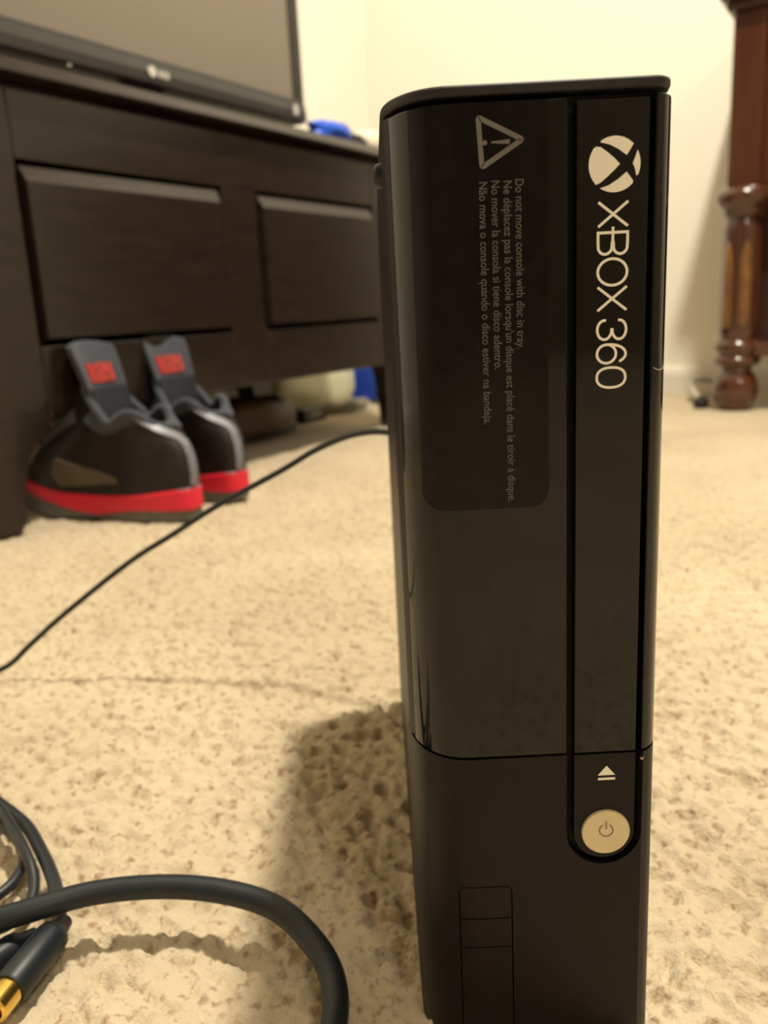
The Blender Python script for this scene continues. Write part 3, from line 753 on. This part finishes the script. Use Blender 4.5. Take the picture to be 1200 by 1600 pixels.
    for j in range(nz):
        for k in range(ny):
            a = j*(ny+1)+k; Ft.append([a, a+1, a+ny+2, a+ny+1]); Ft.append([o_+a+ny+1, o_+a+ny+2, o_+a+1, o_+a])
        a = j*(ny+1); b = a+ny; Ft.append([a, a+ny+1, o_+a+ny+1, o_+a]); Ft.append([b+ny+1, b, o_+b, o_+b+ny+1])
    for k in range(ny):
        Ft.append([k+1, k, o_+k, o_+k+1]); a = nz*(ny+1)+k; Ft.append([a, a+1, o_+a+1, o_+a])
    tg = smooth_by_angle(mesh_obj('tongue', Vt, Ft, M_sblue, e, bevel=0.003), 50)
    lv = []
    for z in (0.166, 0.189):
        t = (z-0.095)/0.122; xc = 0.110+0.020*t+0.012*t*t
        for k in range(7):
            u = -0.62+1.24*k/6; lv.append((xc-0.011*u*u-0.0012, (0.027+0.010*t)*u, z))
    lo = mesh_obj('tongue_label', lv, [[k, k+1, k+8, k+7] for k in range(6)], M_slab, tg)
    sm = lo.modifiers.new('s', 'SOLIDIFY'); sm.thickness = 0.001; sm.offset = 0
    lv = []
    for z in (0.100, 0.120, 0.140, 0.1605):
        t = (z-0.095)/0.122; xc = 0.110+0.020*t+0.012*t*t
        for k in range(9):
            u = -0.96+1.92*k/8; lv.append((xc-0.011*u*u-0.0010, (0.027+0.010*t)*u, z))
    mesh_obj('tongue_lining', lv, [[j*9+k, j*9+k+1, j*9+k+10, j*9+k+9] for j in range(3) for k in range(8)], M_slin, tg, smooth=True)
    # laces
    for i in range(4):
        xx = 0.150+0.018*i; zz = 0.130-0.016*i
        pts = [upper_pt(q, 0.55+0.09*(3-i), 0.004) for q in (0.62, 0.35, 0.0, -0.35, -0.62)]
        tube('lace', pts, 0.0022, M_sblack, e, n=8, sub=4)
    return e
TOE = math.radians(152)
sneaker((-0.222, 0.975, 0.000), math.radians(150), 'black sneaker with red midsole nearest the cabinet leg, heel toward the camera', 1)
sneaker((-0.182, 1.066, 0.000), math.radians(137), 'black sneaker with red midsole farther back, right one of the pair', 1)

# ------------------------------------------------------------ things under and past the cabinet
# brown slip-on shoe
sl = empty('slip_on_shoe', (-0.236, 1.675, 0), math.radians(68), 'dark brown slip-on shoe lying under the cabinet behind the sneakers', 'shoe')
v = []; f = []; N = 40
def sring(k, z, kx=1, op=False):
    R = []
    for i in range(N):
        a = 2*PI*i/N; x = 0.12*math.cos(a)*k*kx; y = (0.042+0.006*math.cos(a))*math.sin(a)*k; R.append((x, y, z))
    return R
MB().add(sring(1,0)+sring(1.02,0.016), [list(range(N))[::-1], list(range(N,2*N))]+[[i,(i+1)%N,(i+1)%N+N,i+N] for i in range(N)]).obj('sole', M_blk, sl, bevel=0.002)
rings = [sring(.98,.016), sring(1.0,.035), sring(.93,.060), [(x*.62-0.030, y*.72, .078+0.006*(x < 0)) for x, y, z in sring(1,0)], [(x*.56-0.030, y*.62, .072) for x, y, z in sring(1,0)], [(x*.56-0.030, y*.62, .025) for x, y, z in sring(1,0)]]
v = [p for r in rings for p in r]; f = [[j*N+i, j*N+(i+1)%N, (j+1)*N+(i+1)%N, (j+1)*N+i] for j in range(5) for i in range(N)]+[[5*N+i for i in range(N)]]
mesh_obj('upper', v, f, M_brown, sl, smooth=True)
# black power brick with grey cloth over it
pb = empty('power_brick', (-0.165, 1.875, 0), math.radians(60), 'flat black power brick on the carpet between the brown shoe and the white bag', 'power supply')
MB().box((-0.045,-0.028,0),(0.045,0.028,0.030)).obj('body', M_blk, pb, bevel=0.004)
MB().box((-0.020,-0.0288,0.010),(0.020,-0.0279,0.022)).obj('rating_label', M_greycloth, pb)
gc = blob('crumpled_cloth', -0.125, 1.975, 0.0, 0.075, 0.026, 0.013, M_greycloth, 15, 0.25, freq=7); gc.rotation_euler = (0,0,0.3)
tag(gc, 'low heap of grey olive cloth on the floor in front of the white bag', 'cloth')
gs = blob('rag', -0.055, 2.060, 0.0, 0.034, 0.024, 0.014, M_greycloth, 23, 0.2); tag(gs, 'small dark grey rag on the floor in front of the blue box', 'rag')
# white plastic bag lying along the left wall
p = room(1.095, 0.390, 0)
wb = blob('plastic_bag', p.x, p.y, 0, 0.165, 0.055, 0.085, M_bag, 31, 0.10, nu=64, nv=32, freq=6); wb.rotation_euler = (0,0,ANG)
tag(wb, 'white crumpled plastic bag lying along the wall past the cabinet end', 'bag')
bx = empty('storage_box', room(1.370, 0.355, 0), ANG, 'blue cardboard box in the room corner right of the white bag', 'box')
MB().box((-0.085,-0.06,0),(0.085,0.09,0.12)).obj('body', M_bluebox, bx, bevel=0.003)
MB().box((-0.088,-0.063,0.105),(0.088,0.093,0.128)).obj('lid', M_bluebox, bx, bevel=0.003)
lt = smooth_by_angle(MB().lathe([(0.0002,0),(0.016,0),(0.018,0.003),(0.014,0.010),(0.0045,0.014),(0.0045,0.075),(0.009,0.080),(0.009,0.098),(0.0002,0.101)], n=20).obj('desk_microphone', M_blk), 40)
lt.location = (-0.001, 2.16, 0); tag(lt, 'slim dark stand in front of the blue box', 'stand')
# cord with a dark plug on the right of the console
tube('wall_cord', [(0.6890,1.762,0.012),(0.6900,1.80,0.020),(0.7000,1.86,0.030),(0.7180,1.905,0.038),(0.74,1.93,0.042),(0.78,1.945,0.035)], 0.0055, M_whitecord)
o = C.objects['wall_cord']; tag(o, 'pale cord running up to the baseboard right of the console', 'cord')
pg = empty('cord_plug', (0.6760, 1.742, 0), 0.4, 'dark grey round plug on the carpet just right of the console', 'plug')
smooth_by_angle(MB().lathe([(0.0005,0.0),(0.013,0.0),(0.0155,0.004),(0.0155,0.017),(0.0125,0.022),(0.0005,0.0235)], n=24).obj('body', M_blk, pg), 40)
smooth_by_angle(MB().lathe([(0.0005,0.022),(0.006,0.022),(0.0055,0.027),(0.0005,0.028)], n=16).obj('collar', M_cap, pg), 40)

# ------------------------------------------------------------ dresser with turned corner column
dr = empty('dresser', (0.729, 1.700, 0), math.atan2(-DX, DY), 'dark cherry wood dresser with turned corner column and ball foot at the right', 'dresser')
DWid, DDep = 0.85, 0.265
MB().box((-0.052,-0.055,0.748),(DWid+.052,DDep+0.01,0.776)).obj('top_board', M_cherryd, dr, bevel=0.007, bseg=3)
MB().box((-0.040,-0.043,0.732),(DWid+.04,DDep,0.748)).obj('cornice', M_cherryd, dr, bevel=0.004)
MB().box((0.0,0.0,0.433),(DWid,DDep,0.732)).obj('upper_case', M_cherry, dr)
MB().box((0.02,0.035,0.125),(DWid-.02,DDep,0.433)).obj('lower_case', M_cherryd, dr)
for cx_ in (0.0, DWid):
    MB().box((cx_-0.029,-0.029,0.430),(cx_+0.029,0.029,0.733)).obj('corner_post', M_cherry, dr, bevel=0.004)
    smooth_by_angle(MB().lathe([(0.030,0.372),(0.037,0.376),(0.038,0.385),(0.041,0.390),(0.048,0.396),(0.053,0.406),(0.0535,0.414),(0.050,0.422),(0.040,0.428),(0.032,0.433)], cx_, 0).obj('column_ring', M_cherry, dr), 60)
    # reeded shaft
    v = []; f = []; NN = 96; prof = [(0.034,0.140),(0.035,0.152),(0.036,0.165),(0.0355,0.26),(0.0345,0.35),(0.033,0.365),(0.030,0.374)]
    for r_, z_ in prof:
        for i in range(NN):
            a = 2*PI*i/NN; q = r_*(1+(0.045*abs(math.sin(a*6)) if 0.15 < z_ < 0.36 else 0)); v.append((cx_+q*math.cos(a), q*math.sin(a), z_))
    f = [[j*NN+i, j*NN+(i+1)%NN, (j+1)*NN+(i+1)%NN, (j+1)*NN+i] for j in range(len(prof)-1) for i in range(NN)]
    mesh_obj('column_shaft', v, f, M_cherry, dr, smooth=True)
    # carved arched leaf on the shaft front
    for aa in (-1.15, -2.15):
        pts = []
        v = []; f = []
        NL = 14
        for j in range(NL+1):
            t = j/NL; z_ = 0.165+0.165*t; wd = 0.30*(1-max(0,(t-.6)/.4)**2)**.5 if t < 1 else 0.02
            for k in range(5):
                u = -1+2*k/4; a = aa+u*wd; rr = 0.0375+0.0022*(1-u*u); v.append((cx_+rr*math.cos(a), rr*math.sin(a), z_))
        f = [[j*5+k, j*5+k+1, j*5+k+6, j*5+k+5] for j in range(NL) for k in range(4)]
        lf = mesh_obj('carved_leaf', v, f, M_gild, dr, smooth=True)
        sm = lf.modifiers.new('s', 'SOLIDIFY'); sm.thickness = 0.002; sm.offset = -1
    smooth_by_angle(MB().lathe([(0.030,0.088),(0.038,0.090),(0.0445,0.096),(0.0455,0.102),(0.041,0.108),(0.037,0.111),(0.038,0.115),(0.0435,0.121),(0.045,0.129),(0.041,0.137),(0.035,0.142),(0.030,0.144)], cx_, 0).obj('base_ring', M_cherry, dr), 60)
    smooth_by_angle(MB().lathe([(0.024,0.0),(0.031,0.004),(0.039,0.018),(0.0435,0.036),(0.043,0.052),(0.038,0.067),(0.030,0.077),(0.028,0.083),(0.031,0.089)], cx_, 0).obj('ball_foot', M_cherry, dr), 60)
MB().box((0.03,-0.030,0.404),(DWid-.03,0.036,0.426)).obj('waist_moulding', M_cherry, dr, bevel=0.008, bseg=3)
MB().box((0.03,-0.030,0.108),(DWid-.03,0.036,0.136)).obj('base_moulding', M_cherry, dr, bevel=0.008, bseg=3)
dz = MB().box((0.05,-0.012,0.46),(DWid-.05,0.0,0.71)).obj('drawer', M_cherry, dr, bevel=0.004)
for kx in (0.24, 0.61):
    k_ = smooth_by_angle(MB().lathe([(0.004,0),(0.005,0.010),(0.013,0.016),(0.013,0.022),(0.004,0.026)], n=20).obj('knob', M_gold, dz), 40)
    k_.location = (kx, -0.012, 0.585); k_.rotation_euler = (PI/2, 0, 0)
for i_ in range(2):
    q0 = 0.15+0.13*i_
    MB().box((0.06,0.024,q0),(DWid-.06,0.035,q0+0.115)).obj('drawer', M_cherryd, dr, bevel=0.003)
